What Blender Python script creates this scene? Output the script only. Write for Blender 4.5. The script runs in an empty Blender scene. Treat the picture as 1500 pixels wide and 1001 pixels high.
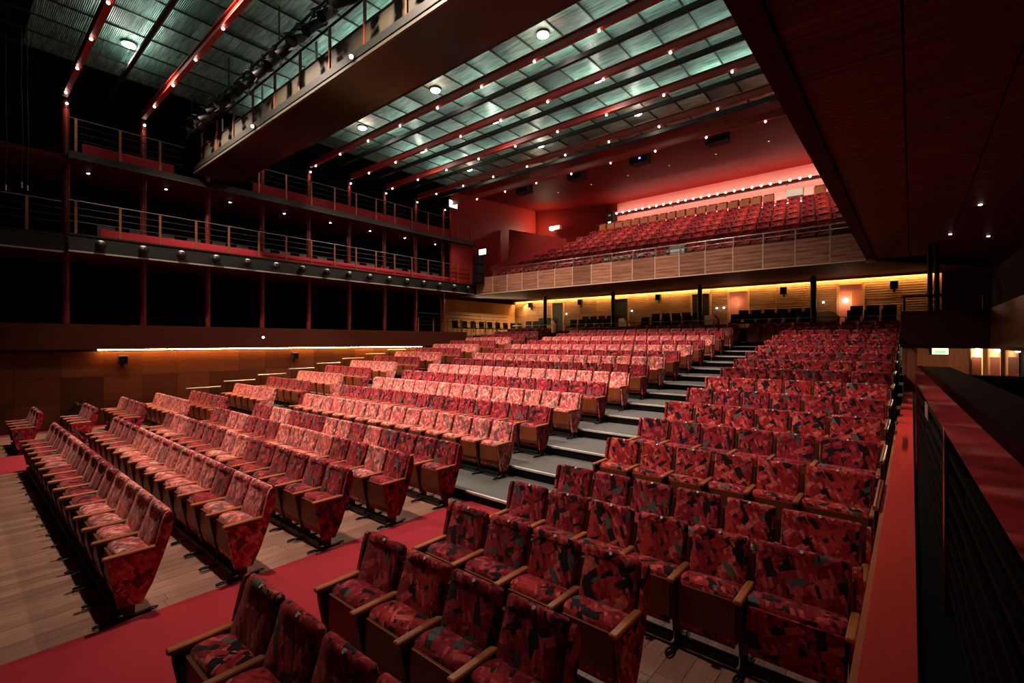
import bpy, math, random
from mathutils import Vector
random.seed(7)
S = bpy.context.scene
COL = S.collection

# ------------------------------------------------------------------ camera, world, exposure
cam = bpy.data.cameras.new('camera'); cam.sensor_width = 36; cam.lens = 16.68; cam.clip_start = .02; cam.clip_end = 200
co = bpy.data.objects.new('camera', cam); COL.objects.link(co)
co.location = (0, 0, 2.6); co.rotation_euler = (math.radians(90), 0, math.radians(40.09))
S.camera = co
w = bpy.data.worlds.new('dark_hall'); S.world = w; w.use_nodes = True
w.node_tree.nodes['Background'].inputs[0].default_value = (.10, .012, .012, 1)
w.node_tree.nodes['Background'].inputs[1].default_value = .02
S.view_settings.view_transform = 'Standard'; S.view_settings.look = 'None'
S.view_settings.gamma = 1; S.view_settings.use_curve_mapping = False
S.view_settings.exposure = 0.15
LAMP_W = 1150; FRONT_W = 4300; UP_W = 24; COVE = 42.0

# ------------------------------------------------------------------ materials
def newmat(name):
    m = bpy.data.materials.new(name); m.use_nodes = True
    nt = m.node_tree; b = nt.nodes['Principled BSDF']
    return m, nt, b
def N(nt, t, **k):
    n = nt.nodes.new(t)
    for a, v in k.items(): setattr(n, a, v)
    return n
def plain(name, col, rough=.5, metal=0., spec=.5, bump=0., bscale=60):
    m, nt, b = newmat(name)
    b.inputs['Base Color'].default_value = (*col, 1); b.inputs['Roughness'].default_value = rough
    b.inputs['Metallic'].default_value = metal; b.inputs['Specular IOR Level'].default_value = spec
    tc = N(nt, 'ShaderNodeTexCoord'); no = N(nt, 'ShaderNodeTexNoise'); no.inputs['Scale'].default_value = bscale
    nt.links.new(tc.outputs['Object'], no.inputs['Vector'])
    hs = N(nt, 'ShaderNodeMix', data_type='RGBA', blend_type='MULTIPLY'); hs.inputs[0].default_value = .35
    hs.inputs[6].default_value = (*col, 1); nt.links.new(no.outputs['Fac'], hs.inputs[7])
    nt.links.new(hs.outputs[2], b.inputs['Base Color'])
    if bump:
        bp = N(nt, 'ShaderNodeBump'); bp.inputs['Strength'].default_value = bump
        nt.links.new(no.outputs['Fac'], bp.inputs['Height']); nt.links.new(bp.outputs[0], b.inputs['Normal'])
    return m
def emit(name, col, s):
    m, nt, b = newmat(name)
    b.inputs['Base Color'].default_value = (*col, 1)
    b.inputs['Emission Color'].default_value = (*col, 1); b.inputs['Emission Strength'].default_value = s
    return m
def wood(name, c1, c2, along='u', grain=1., rough=.4, spread=.5, lines=0., spec=.2):
    """grain stretched along u or v of the metre-scaled UV; tone differs from piece to piece"""
    m, nt, b = newmat(name); L = nt.links
    uv = N(nt, 'ShaderNodeUVMap'); oi = N(nt, 'ShaderNodeObjectInfo')
    mp = N(nt, 'ShaderNodeMapping')
    mp.inputs['Scale'].default_value = (1.2*grain, 22*grain, 1) if along == 'u' else (22*grain, 1.2*grain, 1)
    L.new(uv.outputs[0], mp.inputs[0])
    ml = N(nt, 'ShaderNodeMath', operation='MULTIPLY'); ml.inputs[1].default_value = 57.
    L.new(oi.outputs['Random'], ml.inputs[0])
    no = N(nt, 'ShaderNodeTexNoise', noise_dimensions='4D'); no.inputs['Scale'].default_value = 1.6
    no.inputs['Detail'].default_value = 6; no.inputs['Roughness'].default_value = .62
    L.new(mp.outputs[0], no.inputs['Vector']); L.new(ml.outputs[0], no.inputs['W'])
    rp = N(nt, 'ShaderNodeValToRGB')
    rp.color_ramp.elements[0].position = .3; rp.color_ramp.elements[0].color = (*c1, 1)
    rp.color_ramp.elements[1].position = .72; rp.color_ramp.elements[1].color = (*c2, 1)
    L.new(no.outputs['Fac'], rp.inputs[0])
    mr = N(nt, 'ShaderNodeMapRange'); mr.inputs[3].default_value = 1-spread; mr.inputs[4].default_value = 1+spread*.45
    L.new(oi.outputs['Random'], mr.inputs[0])
    mx = N(nt, 'ShaderNodeVectorMath', operation='SCALE')
    L.new(rp.outputs[0], mx.inputs[0]); L.new(mr.outputs[0], mx.inputs['Scale'])
    L.new(mx.outputs[0], b.inputs['Base Color'])
    b.inputs['Roughness'].default_value = rough; b.inputs['Specular IOR Level'].default_value = spec
    bp = N(nt, 'ShaderNodeBump'); bp.inputs['Strength'].default_value = .12; bp.inputs['Distance'].default_value = .01
    L.new(no.outputs['Fac'], bp.inputs['Height']); L.new(bp.outputs[0], b.inputs['Normal'])
    if lines:
        wv = N(nt, 'ShaderNodeTexWave', bands_direction='Y' if along == 'u' else 'X'); wv.inputs['Scale'].default_value = lines
        L.new(uv.outputs[0], wv.inputs['Vector'])
        b2 = N(nt, 'ShaderNodeBump'); b2.inputs['Strength'].default_value = .5; b2.inputs['Distance'].default_value = .01
        L.new(wv.outputs['Fac'], b2.inputs['Height']); L.new(bp.outputs[0], b2.inputs['Normal']); L.new(b2.outputs[0], b.inputs['Normal'])
    return m
def fabric(name, deep, base, hot, dark, teal, turn=0.):
    """woven upholstery: overlapping slanted oblongs on a streaked ground"""
    m, nt, b = newmat(name); L = nt.links
    uv0 = N(nt, 'ShaderNodeUVMap'); oi = N(nt, 'ShaderNodeObjectInfo')
    off = N(nt, 'ShaderNodeVectorMath', operation='MULTIPLY'); off.inputs[1].default_value = (7.3, 3.1, 0); L.new(oi.outputs['Random'], off.inputs[0])
    uv = N(nt, 'ShaderNodeVectorMath', operation='ADD'); L.new(uv0.outputs[0], uv.inputs[0]); L.new(off.outputs[0], uv.inputs[1])
    def layer(rot, sx, sy, off):
        mp = N(nt, 'ShaderNodeMapping'); mp.inputs['Rotation'].default_value = (0, 0, math.radians(rot+turn))
        mp.inputs['Location'].default_value = (off, off*1.7, 0)
        mp2 = N(nt, 'ShaderNodeMapping'); mp2.inputs['Scale'].default_value = (sx, sy, 1)
        L.new(uv.outputs[0], mp.inputs[0]); L.new(mp.outputs[0], mp2.inputs[0])
        v = N(nt, 'ShaderNodeTexVoronoi', distance='CHEBYCHEV'); v.inputs['Scale'].default_value = 1; v.inputs['Randomness'].default_value = .75
        L.new(mp2.outputs[0], v.inputs['Vector'])
        s = N(nt, 'ShaderNodeSeparateColor'); L.new(v.outputs['Color'], s.inputs[0])
        return s
    def ramp(stops):
        r = N(nt, 'ShaderNodeValToRGB'); r.color_ramp.interpolation = 'CONSTANT'
        e = r.color_ramp.elements
        e[0].position = 0; e[0].color = (*stops[0][1], 1)
        e[1].position = stops[1][0]; e[1].color = (*stops[1][1], 1)
        for p, c in stops[2:]:
            q = e.new(p); q.color = (*c, 1)
        return r
    l1 = layer(58, 11, 34, .3); l2 = layer(-38, 9, 19, 1.9); l3 = layer(57, 7.5, 15, 4.1)
    g = ramp([(0, deep), (.34, base), (.66, hot), (.82, base), (.92, dark)])
    L.new(l1.outputs[0], g.inputs[0])
    p2 = ramp([(0, dark), (.24, hot), (.46, deep), (.72, teal), (.80, base)])
    L.new(l2.outputs[0], p2.inputs[0])
    p3 = ramp([(0, dark), (.7, teal)])
    L.new(l3.outputs[0], p3.inputs[0])
    f2 = N(nt, 'ShaderNodeMath', operation='GREATER_THAN'); f2.inputs[1].default_value = .66; L.new(l2.outputs[1], f2.inputs[0])
    f3 = N(nt, 'ShaderNodeMath', operation='GREATER_THAN'); f3.inputs[1].default_value = .885; L.new(l3.outputs[1], f3.inputs[0])
    m1 = N(nt, 'ShaderNodeMix', data_type='RGBA'); L.new(f2.outputs[0], m1.inputs[0]); L.new(g.outputs[0], m1.inputs[6]); L.new(p2.outputs[0], m1.inputs[7])
    m2 = N(nt, 'ShaderNodeMix', data_type='RGBA'); L.new(f3.outputs[0], m2.inputs[0]); L.new(m1.outputs[2], m2.inputs[6]); L.new(p3.outputs[0], m2.inputs[7])
    no = N(nt, 'ShaderNodeTexNoise'); no.inputs['Scale'].default_value = 28; no.inputs['Detail'].default_value = 5
    L.new(uv.outputs[0], no.inputs['Vector'])
    mr = N(nt, 'ShaderNodeMapRange'); mr.inputs[1].default_value = .3; mr.inputs[2].default_value = .7; mr.inputs[3].default_value = .65; mr.inputs[4].default_value = 1.25
    L.new(no.outputs['Fac'], mr.inputs[0])
    sc = N(nt, 'ShaderNodeVectorMath', operation='SCALE'); L.new(m2.outputs[2], sc.inputs[0]); L.new(mr.outputs[0], sc.inputs['Scale'])
    L.new(sc.outputs[0], b.inputs['Base Color'])
    b.inputs['Roughness'].default_value = .85; b.inputs['Specular IOR Level'].default_value = .15
    b.inputs['Sheen Weight'].default_value = .15; b.inputs['Sheen Tint'].default_value = (1, .5, .4, 1)
    bp = N(nt, 'ShaderNodeBump'); bp.inputs['Strength'].default_value = .2; bp.inputs['Distance'].default_value = .004
    L.new(no.outputs['Fac'], bp.inputs['Height']); L.new(bp.outputs[0], b.inputs['Normal'])
    return m
DK, TL = (.012, .010, .012), (.075, .10, .095)
M = {}
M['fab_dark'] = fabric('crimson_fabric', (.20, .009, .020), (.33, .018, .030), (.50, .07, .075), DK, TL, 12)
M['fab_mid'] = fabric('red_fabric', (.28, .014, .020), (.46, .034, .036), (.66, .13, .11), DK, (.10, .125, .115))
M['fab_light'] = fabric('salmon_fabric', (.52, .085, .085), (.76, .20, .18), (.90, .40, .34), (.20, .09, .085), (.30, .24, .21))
M['arm_wood'] = wood('armrest_wood', (.33, .10, .035), (.52, .19, .07), 'v', 1, .35, .25)
M['shell_wood'] = wood('seat_shell_wood', (.15, .038, .013), (.22, .060, .021), 'v', .8, .4, .25)
M['std_wood'] = wood('standard_wood', (.05, .011, .006), (.08, .018, .009), 'v', .8, .45, .2)
M['plank'] = wood('floor_plank_wood', (.25, .12, .085), (.42, .235, .17), 'v', 1.5, .42, .3)
M['black'] = plain('black_metal', (.006, .006, .006), .45, .0, .3)
M['blackm'] = plain('black_matte', (.004, .0035, .0035), .9, 0, .1)
M['chrome'] = plain('bright_metal', (.75, .70, .62), .28, 1.)
M['nosing'] = plain('nosing_metal', (.80, .76, .68), .5, .3)
M['tread'] = plain('grey_step_vinyl', (.115, .115, .11), .7, 0, .3, .1, 90)
M['carpet'] = plain('red_carpet', (.40, .031, .044), .95, 0, .1, .4, 220)
M['ledge'] = wood('red_ledge_wood', (.68, .042, .036), (.78, .055, .045), 'v', .5, .45, .1)
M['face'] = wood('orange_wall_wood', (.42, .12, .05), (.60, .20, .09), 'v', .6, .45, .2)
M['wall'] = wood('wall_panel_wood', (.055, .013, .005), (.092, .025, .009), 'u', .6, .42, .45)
M['rear'] = wood('rear_wall_wood', (.20, .095, .042), (.44, .24, .11), 'u', 1., .45, .3, 3.)
M['tile'] = wood('pale_wall_wood', (.46, .24, .10), (.62, .36, .17), 'u', .4, .4, .2)
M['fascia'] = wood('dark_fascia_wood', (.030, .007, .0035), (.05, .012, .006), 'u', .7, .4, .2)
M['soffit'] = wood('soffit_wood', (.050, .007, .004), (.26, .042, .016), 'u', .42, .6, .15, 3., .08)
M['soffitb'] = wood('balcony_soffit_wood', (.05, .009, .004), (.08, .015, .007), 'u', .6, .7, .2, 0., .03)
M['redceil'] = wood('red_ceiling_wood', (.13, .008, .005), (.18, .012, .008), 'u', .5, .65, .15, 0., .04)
M['redwall'] = wood('red_side_wood', (.30, .018, .012), (.38, .028, .02), 'u', .4, .5, .12)
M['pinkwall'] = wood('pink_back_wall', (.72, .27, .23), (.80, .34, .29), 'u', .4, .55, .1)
M['balc'] = wood('balcony_panel_wood', (.15, .05, .033), (.56, .27, .17), 'u', .55, .4, .35, 2.2)
M['seam'] = plain('pale_seam_metal', (.78, .58, .42), .5, .2)
M['redsteel'] = plain('red_painted_steel', (.12, .008, .005), .45, 0, .4)
M['disc'] = plain('white_number_disc', (.80, .77, .70), .4)
M['beamred'] = plain('red_beam_paint', (.34, .030, .020), .45, 0, .4)
M['tan'] = plain('dull_tan_trim', (.05, .042, .024), .5, .1)
M['steel'] = plain('dull_steel', (.16, .155, .15), .4, .6)
M['copper'] = plain('copper_post', (.30, .10, .045), .4, .5)
M['darkmetal'] = plain('dark_green_metal', (.008, .010, .007), .5, .2)
M['cream'] = plain('cream_trim', (.36, .34, .26), .5, .1)
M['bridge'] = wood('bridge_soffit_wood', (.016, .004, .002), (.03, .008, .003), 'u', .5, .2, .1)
M['polish'] = plain('polished_red_rail', (.17, .010, .011), .1, 0., .8, 0, 3)
M['railtop'] = plain('dark_rail_top', (.028, .018, .012), .6, 0, .3)
M['grey'] = plain('grey_chair_fabric', (.10, .10, .09), .9)
M['chairblack'] = plain('black_chair_fabric', (.016, .018, .017), .8)
M['redchair'] = plain('red_seat_fabric', (.45, .02, .03), .9)
M['door'] = plain('black_door', (.012, .010, .010), .6)
M['doorlit'] = plain('pink_corridor_wall', (.72, .24, .16), .7)
M['pale'] = plain('pale_metal', (.62, .66, .60), .45, .4)
M['bulb'] = emit('bulb_glow', (1., .82, .70), 12)
M['lamp'] = emit('lamp_glow', (1., .90, .74), 30)
M['cove'] = emit('cove_glow', (1., .55, .15), COVE)
M['cover'] = emit('rear_cove_glow', (1., .60, .22), COVE*2.2)
M['pink'] = emit('pink_cove_glow', (1., .55, .46), 75)
M['pinklow'] = emit('pink_rail_glow', (1., .55, .46), 30)
M['exit'] = emit('exit_glow', (.62, 1., .86), 3.2)
M['exitw'] = emit('exit_pale_glow', (.95, .95, .55), 1.3)
M['exitg'] = emit('exit_green', (.30, .75, .42), .9)
M['blue'] = emit('blue_led', (.15, .25, 1.), 3)
def ceilpanel():
    m, nt, b = newmat('green_corrugated_panel'); L = nt.links
    uv = N(nt, 'ShaderNodeUVMap'); oi = N(nt, 'ShaderNodeObjectInfo')
    wv = N(nt, 'ShaderNodeTexWave', bands_direction='Y'); wv.inputs['Scale'].default_value = 9
    L.new(uv.outputs[0], wv.inputs['Vector'])
    mp = N(nt, 'ShaderNodeMapping'); mp.inputs['Scale'].default_value = (1.3, 14, 1); L.new(uv.outputs[0], mp.inputs[0])
    no = N(nt, 'ShaderNodeTexNoise', noise_dimensions='4D'); no.inputs['Scale'].default_value = 1.4
    ml = N(nt, 'ShaderNodeMath', operation='MULTIPLY'); ml.inputs[1].default_value = 31.; L.new(oi.outputs['Random'], ml.inputs[0])
    L.new(mp.outputs[0], no.inputs['Vector']); L.new(ml.outputs[0], no.inputs['W'])
    rp = N(nt, 'ShaderNodeValToRGB'); rp.color_ramp.elements[0].position = .32; rp.color_ramp.elements[0].color = (.04, .105, .078, 1)
    rp.color_ramp.elements[1].position = .7; rp.color_ramp.elements[1].color = (.22, .40, .32, 1)
    L.new(no.outputs['Fac'], rp.inputs[0])
    mr = N(nt, 'ShaderNodeMapRange'); mr.inputs[3].default_value = .35; mr.inputs[4].default_value = 1.3; L.new(oi.outputs['Random'], mr.inputs[0])
    sc = N(nt, 'ShaderNodeVectorMath', operation='SCALE'); L.new(rp.outputs[0], sc.inputs[0]); L.new(mr.outputs[0], sc.inputs['Scale'])
    L.new(sc.outputs[0], b.inputs['Base Color']); b.inputs['Roughness'].default_value = .38; b.inputs['Metallic'].default_value = .35
    bp = N(nt, 'ShaderNodeBump'); bp.inputs['Strength'].default_value = .5; bp.inputs['Distance'].default_value = .02
    L.new(wv.outputs['Fac'], bp.inputs['Height']); L.new(bp.outputs[0], b.inputs['Normal'])
    return m
M['panel'] = ceilpanel()

# ------------------------------------------------------------------ mesh helpers
class MB:
    def __init__(s): s.v = []; s.f = []; s.sm = []
    def add(s, vs, fs, smooth=False):
        o = len(s.v); s.v += [tuple(p) for p in vs]
        for f in fs: s.f.append([i+o for i in f]); s.sm.append(smooth)
        return s
    def box(s, x0, x1, y0, y1, z0, z1, bev=0.):
        if not bev:
            v = [(x, y, z) for z in (z0, z1) for y in (y0, y1) for x in (x0, x1)]
            return s.add(v, [(0, 2, 3, 1), (4, 5, 7, 6), (0, 1, 5, 4), (2, 6, 7, 3), (0, 4, 6, 2), (1, 3, 7, 5)])
        # chamfered box: octagonal rings
        b = bev; rings = []
        for z, i in ((z0, b), (z0+b, 0), (z1-b, 0), (z1, b)):
            rings.append([(x0+i+b, y0+i, z), (x1-i-b, y0+i, z), (x1-i, y0+i+b, z), (x1-i, y1-i-b, z),
                          (x1-i-b, y1-i, z), (x0+i+b, y1-i, z), (x0+i, y1-i-b, z), (x0+i, y0+i+b, z)])
        return s.loft(rings)
    def loft(s, rings, caps=True, smooth=False, closed=True):
        n = len(rings[0]); vs = [p for r in rings for p in r]; fs = []
        for i in range(len(rings)-1):
            for j in range(n if closed else n-1):
                k = (j+1) % n
                fs.append((i*n+j, i*n+k, (i+1)*n+k, (i+1)*n+j))
        s.add(vs, fs, smooth)
        if caps:
            s.add(rings[0], [tuple(range(n))[::-1]]); s.add(rings[-1], [tuple(range(n))])
        return s
    def tube(s, p0, p1, r, n=8, r1=None, smooth=True):
        p0, p1 = Vector(p0), Vector(p1); d = (p1-p0).normalized()
        a = d.orthogonal().normalized(); b = d.cross(a); r1 = r if r1 is None else r1
        R = [[p+(a*math.cos(t)+b*math.sin(t))*q for t in [2*math.pi*k/n for k in range(n)]] for p, q in ((p0, r), (p1, r1))]
        return s.loft(R, True, smooth)
    def path(s, pts, r, n=6):
        for a, b in zip(pts[:-1], pts[1:]): s.tube(a, b, r, n)
        return s
    def prism(s, prof, x0, x1):
        """profile of (y, z) pushed along x"""
        return s.loft([[(x0, y, z) for y, z in prof], [(x1, y, z) for y, z in prof]])
    def ball(s, c, r, n=10, m=6, zs=1.):
        R = []
        for i in range(1, m):
            t = math.pi*i/m
            R.append([(c[0]+r*math.sin(t)*math.cos(2*math.pi*k/n), c[1]+r*math.sin(t)*math.sin(2*math.pi*k/n), c[2]-zs*r*math.cos(t)) for k in range(n)])
        return s.loft(R, True, True)
    def mesh(s, name, mat):
        me = bpy.data.meshes.new(name); me.from_pydata(s.v, [], s.f)
        me.materials.append(mat)
        me.polygons.foreach_set('use_smooth', s.sm)
        boxuv(me); return me
def boxuv(me):
    import numpy as np
    me.update()
    uvl = me.uv_layers.new(name='UVMap')
    nl = len(me.loops); vi = np.empty(nl, np.int32); me.loops.foreach_get('vertex_index', vi)
    co_ = np.empty(len(me.vertices)*3, np.float32); me.vertices.foreach_get('co', co_); co_ = co_.reshape(-1, 3)
    nr = np.empty(len(me.polygons)*3, np.float32); me.polygons.foreach_get('normal', nr); nr = abs(nr.reshape(-1, 3))
    lt = np.empty(len(me.polygons), np.int32); me.polygons.foreach_get('loop_total', lt)
    ax = np.repeat(nr.argmax(1), lt); p = co_[vi]
    u = np.where(ax == 0, p[:, 1], p[:, 0]); v = np.where(ax == 2, p[:, 1], p[:, 2])
    uvl.data.foreach_set('uv', np.stack([u, v], 1).astype(np.float32).ravel())
WL = {}
def link(name, data, parent=None, loc=(0, 0, 0), local=False):
    o = bpy.data.objects.new(name, data); COL.objects.link(o)
    loc = Vector(loc)
    if parent is not None:
        o.parent = parent
        if local: WL[o] = WL[parent]+loc; o.location = loc
        else: WL[o] = loc; o.location = loc-WL[parent]
    else: WL[o] = loc; o.location = loc
    return o
def tag(o, label=None, cat=None, group=None, kind=None):
    for k, v in (('label', label), ('category', cat), ('group', group), ('kind', kind)):
        if v: o[k] = v
    return o
def thing(name, loc, label, cat, group=None, kind=None, rz=0):
    o = link(name, None, None, loc); o.empty_display_size = .1; o.rotation_euler[2] = rz
    return tag(o, label, cat, group, kind)
CACHE = {}
def bx(name, mat, x0, x1, y0, y1, z0, z1, parent=None, bev=0.):
    """box as an object of its own (mesh data shared between equal boxes)"""
    d = (round(x1-x0, 3), round(y1-y0, 3), round(z1-z0, 3)); key = (d, mat, bev)
    if key not in CACHE:
        CACHE[key] = MB().box(-d[0]/2, d[0]/2, -d[1]/2, d[1]/2, -d[2]/2, d[2]/2, bev).mesh(name, M[mat])
    return link(name, CACHE[key], parent, ((x0+x1)/2, (y0+y1)/2, (z0+z1)/2))
def tb(name, mat, p0, p1, r, parent=None, n=8):
    p0, p1 = Vector(p0), Vector(p1); d = p1-p0
    key = ('tube', tuple(round(c, 3) for c in d), round(r, 4), mat, n)
    if key not in CACHE: CACHE[key] = MB().tube(-d/2, d/2, r, n).mesh(name, M[mat])
    return link(name, CACHE[key], parent, (p0+p1)/2)
def shared(key, name, mat, mb):
    if key not in CACHE: CACHE[key] = mb().mesh(name, M[mat])
    return CACHE[key]
def light(kind, name, loc, energy, col, parent=None, rot=(0, 0, 0), **k):
    l = bpy.data.lights.new(name, kind); l.energy = energy; l.color = col
    for a, v in k.items(): setattr(l, a, v)
    o = link(name, l, parent, loc); o.rotation_euler = rot
    return o
def ordn(n):
    return f"{n}{'th' if 10 <= n % 100 <= 20 else {1: 'st', 2: 'nd', 3: 'rd'}.get(n % 10, 'th')}"

# key levels and lines of the hall
PITCH = .527
ROWY = [.90+.99*i for i in range(5)]+[6.24+1.168*k for k in range(14)]     # front of the armrests
ROWZ = [0]*5+[.15+.174*k for k in range(14)]
CX = -9.63                                                                # middle of the hall
GX = -18.4; WX = -19.2; OX = -21.6                                        # gallery front, side wall, outer wall (left)

# ------------------------------------------------------------------ floor, carpet, tiers
fl = bx('floor', 'std_wood', -22, 3, -3, 5.6, -.2, -.03); tag(fl, 'brown wooden plank floor in front of and under the first rows', 'floor', kind='structure')
def planks(xa, xb, ya, yb, wd=.165):
    n = int(round((xb-xa)/wd)); wd = (xb-xa)/n
    for i in range(n):
        y = ya-random.uniform(0, .8)
        while y < yb:
            L_ = 1.55
            y0, y1 = max(y, ya), min(y+L_, yb)
            if y1-y0 > .1: bx('plank', 'plank', xa+i*wd+.002, xa+(i+1)*wd-.002, y0+.0015, y1-.0015, -.03, random.uniform(-.0015, 0), fl)
            y += L_
planks(-13.59, -5.575, .05, 5.48)
planks(-3.71, -.16, .6, 5.48, .2)
bx('floor_infill', 'plank', -19.2, -15.55, .05, 5.48, -.03, -.001, fl)
bx('floor_infill', 'plank', -22, -.16, -3, .05, -.03, -.003, fl)
c1 = bx('aisle_carpet', 'carpet', -5.575, -3.71, -1.5, 5.47, -.03, .006); tag(c1, 'red aisle carpet leading to the grey steps beside the ledge block', 'carpet')
c2 = bx('aisle_carpet', 'carpet', -15.55, -13.59, -1.5, 5.47, -.03, .006); tag(c2, 'red aisle carpet between centre block and glowing side wall', 'carpet')
c3 = bx('aisle_carpet', 'carpet', -19.17, -18.85, -1.5, 5.47, -.03, .006); tag(c3, 'narrow red carpet strip along the foot of the glowing side wall', 'carpet')
for k in range(15):
    y0 = 5.48+1.168*k; z = .15+.174*k; y1 = y0+1.168 if k < 14 else 22.75
    t = bx('floor_tier', 'blackm', WX, -.16, y0, y1, -.2, z-.012)
    tag(t, f'black-fronted seating tier, {ordn(k+1)} step up from the wooden floor', 'tier', kind='structure')
    for xa, xb in ((-5.60, -3.70), (-15.56, -13.66)):
        bx('tread', 'tread', xa-.0, xb, y0+.03, y1, z-.012, z, t)
        bx('nosing', 'nosing', xa, xb, y0-.015, y0+.03, z-.03, z+.003, t)
    for xa, xb in ((-13.66, -5.60), (-3.70, -.16), (WX, -15.56)):
        bx('tier_covering', 'tread', xa, xb, y0, y1, z-.012, z-.001, t)

# ------------------------------------------------------------------ theatre seats
PROF = [(.300, .30), (.322, .42), (.338, .52), (.362, .62), (.398, .72), (.432, .81), (.452, .88), (.463, .915), (.482, .937), (.508, .940),
        (.532, .925), (.540, .895), (.522, .80), (.490, .66), (.452, .52), (.415, .38), (.375, .26), (.325, .25)]
def inset(prof, d):
    cy = sum(p[0] for p in prof)/len(prof); out = []
    n = len(prof)
    for i in range(n):
        a, b = Vector(prof[i-1]), Vector(prof[(i+1) % n]); t = (b-a).normalized()
        nrm = Vector((-t.y, t.x)); p = Vector(prof[i])+nrm*d*-1
        out.append((p.x, p.y))
    return out
def backrest(wd):
    m = MB(); h = wd/2; ins = inset(PROF, .016)
    # choose the inset that shrinks
    if max(z for y, z in ins) > max(z for y, z in PROF): ins = inset(PROF, -.016)
    mid = [(y+(.016 if i < 7 else 0), z) for i, (y, z) in enumerate(PROF)]
    R = []
    for x, pr in ((-h, ins), (-h+.016, PROF), (-h*.45, mid), (h*.45, mid), (h-.016, PROF), (h, ins)):
        R.append([(x, y, z) for y, z in pr])
    return m.loft(R, True, True)
def cushion(wd):
    h = wd/2; pr = [(.112, .20), (.112, .560), (.122, .592), (.16, .612), (.24, .612), (.31, .602), (.365, .585), (.33, .40), (.27, .22), (.20, .19)]
    cyc = sum(p[0] for p in pr)/len(pr); cz = sum(p[1] for p in pr)/len(pr)
    small = [(cyc+(y-cyc)*.9, cz+(z-cz)*.94) for y, z in pr]
    return MB().loft([[(x, y, z) for y, z in q] for x, q in ((-h, small), (-h+.02, pr), (h-.02, pr), (h, small))], True, True)
def shell(wd):
    h = wd/2; m = MB()
    m.loft([[(-h*.94, .135, .165), (h*.94, .135, .165), (h*.94, .15, .165), (-h*.94, .15, .165)],
            [(-h, .092, .30), (h, .092, .30), (h, .112, .30), (-h, .112, .30)],
            [(-h, .088, .56), (h, .088, .56), (h, .112, .56), (-h, .112, .56)]])
    return m
STD = [(.035, .585), (.045, .50), (.115, .13), (.285, .13), (.36, .30), (.43, .52), (.485, .70), (.50, .83), (.46, .83), (.42, .70), (.39, .585)]
def standard(): return MB().prism(STD, -.016, .016).box(-.02, .02, .155, .235, .02, .135)
ENDP = [(.030, .585), (.038, .50), (.105, .135), (.285, .115), (.37, .28), (.45, .50), (.515, .70), (.535, .80), (.535, .89), (.505, .925), (.475, .915), (.45, .86), (.41, .70), (.385, .585)]
def endpanel(): return MB().prism(ENDP, -.017, .017)
def armrest():
    m = MB(); m.box(-.03, .03, 0, .41, .585, .622, .008); return m
def foot():
    m = MB(); m.box(-.022, .022, .06, .36, 0, .022)
    P = [(.024*math.cos(t), -.0+.065*math.sin(t), .02) for t in [math.pi*2*k/8 for k in range(9)]]
    m.path(P, .010, 5)
    P = [(.024*math.cos(t), .37+.05*math.sin(t), .02) for t in [math.pi*2*k/8 for k in range(9)]]
    return m.path(P, .007, 5)
def plate(): 
    return MB().tube((0, .482, .922), (0, .466, .938), .014, 8)
GAP = .062; SW = PITCH-GAP
def seatmesh(part, wd, fab):
    f = {'backrest': (lambda: backrest(wd), fab), 'cushion': (lambda: cushion(wd-.012), fab), 'seat_shell': (lambda: shell(wd-.02), 'shell_wood'),
         'fabric_shell': (lambda: shell(wd-.02), fab),
         'standard': (standard, 'std_wood'), 'armrest': (armrest, 'arm_wood'), 'end_panel': (endpanel, fab), 'foot': (foot, 'black'),
         'number_plate': (plate, 'disc'), 'base_rail': (lambda: MB().box(-(wd+GAP)/2+.002, (wd+GAP)/2-.033, .10, .18, .035, .09), 'black')}[part]
    key = (part, round(wd, 3) if part in ('backrest', 'cushion', 'seat_shell', 'fabric_shell', 'base_rail') else 0, f[1])
    return shared(key, part, f[1], f[0])
def seat_parts(wd, fab, ends, fab_shell=False):
    """list of (part, mesh, x offset)"""
    h = (wd+GAP)/2
    L = [('backrest', seatmesh('backrest', wd, fab), 0), ('cushion', seatmesh('cushion', wd, fab), 0),
         ('seat_shell', seatmesh('fabric_shell' if fab_shell else 'seat_shell', wd, fab), 0),
         ('number_plate', seatmesh('number_plate', wd, fab), 0), ('base_rail', seatmesh('base_rail', wd, fab), 0),
         ('armrest', seatmesh('armrest', wd, fab), -h), ('standard', seatmesh('standard', wd, fab), -h), ('foot', seatmesh('foot', wd, fab), -h)]
    if 'L' in ends: L.append(('end_panel', seatmesh('end_panel', wd, fab), -h-.018))
    if 'R' in ends:
        L += [('armrest', seatmesh('armrest', wd, fab), h), ('standard', seatmesh('standard', wd, fab), h),
              ('foot', seatmesh('foot', wd, fab), h), ('end_panel', seatmesh('end_panel', wd, fab), h+.018)]
    return L
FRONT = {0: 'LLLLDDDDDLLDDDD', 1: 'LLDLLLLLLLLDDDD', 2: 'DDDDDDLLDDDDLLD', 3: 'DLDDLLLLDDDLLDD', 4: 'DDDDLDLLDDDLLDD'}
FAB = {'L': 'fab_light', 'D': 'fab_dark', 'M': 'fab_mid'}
SHADE = {'L': 'salmon', 'D': 'deep red', 'M': 'bright red'}
seats = []      # (x centre, y, z, width, shade, ends, fabric shell, label)
CR = -5.63      # right end of the centre block (arm centre)
for r in range(19):
    y, z = ROWY[r], ROWZ[r]; n = 15
    for i in range(n):
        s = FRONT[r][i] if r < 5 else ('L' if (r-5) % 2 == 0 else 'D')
        e = ('R' if i == 0 and r < 18 else '')+('L' if i == n-1 else '')
        seats.append((CR-(i+.5)*PITCH, y, z, SW, s, e, False,
                      f'{SHADE[s]} patterned seat, {ordn(i+1)} from the stepped aisle, {ordn(r+1)} row of centre block'))
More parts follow.
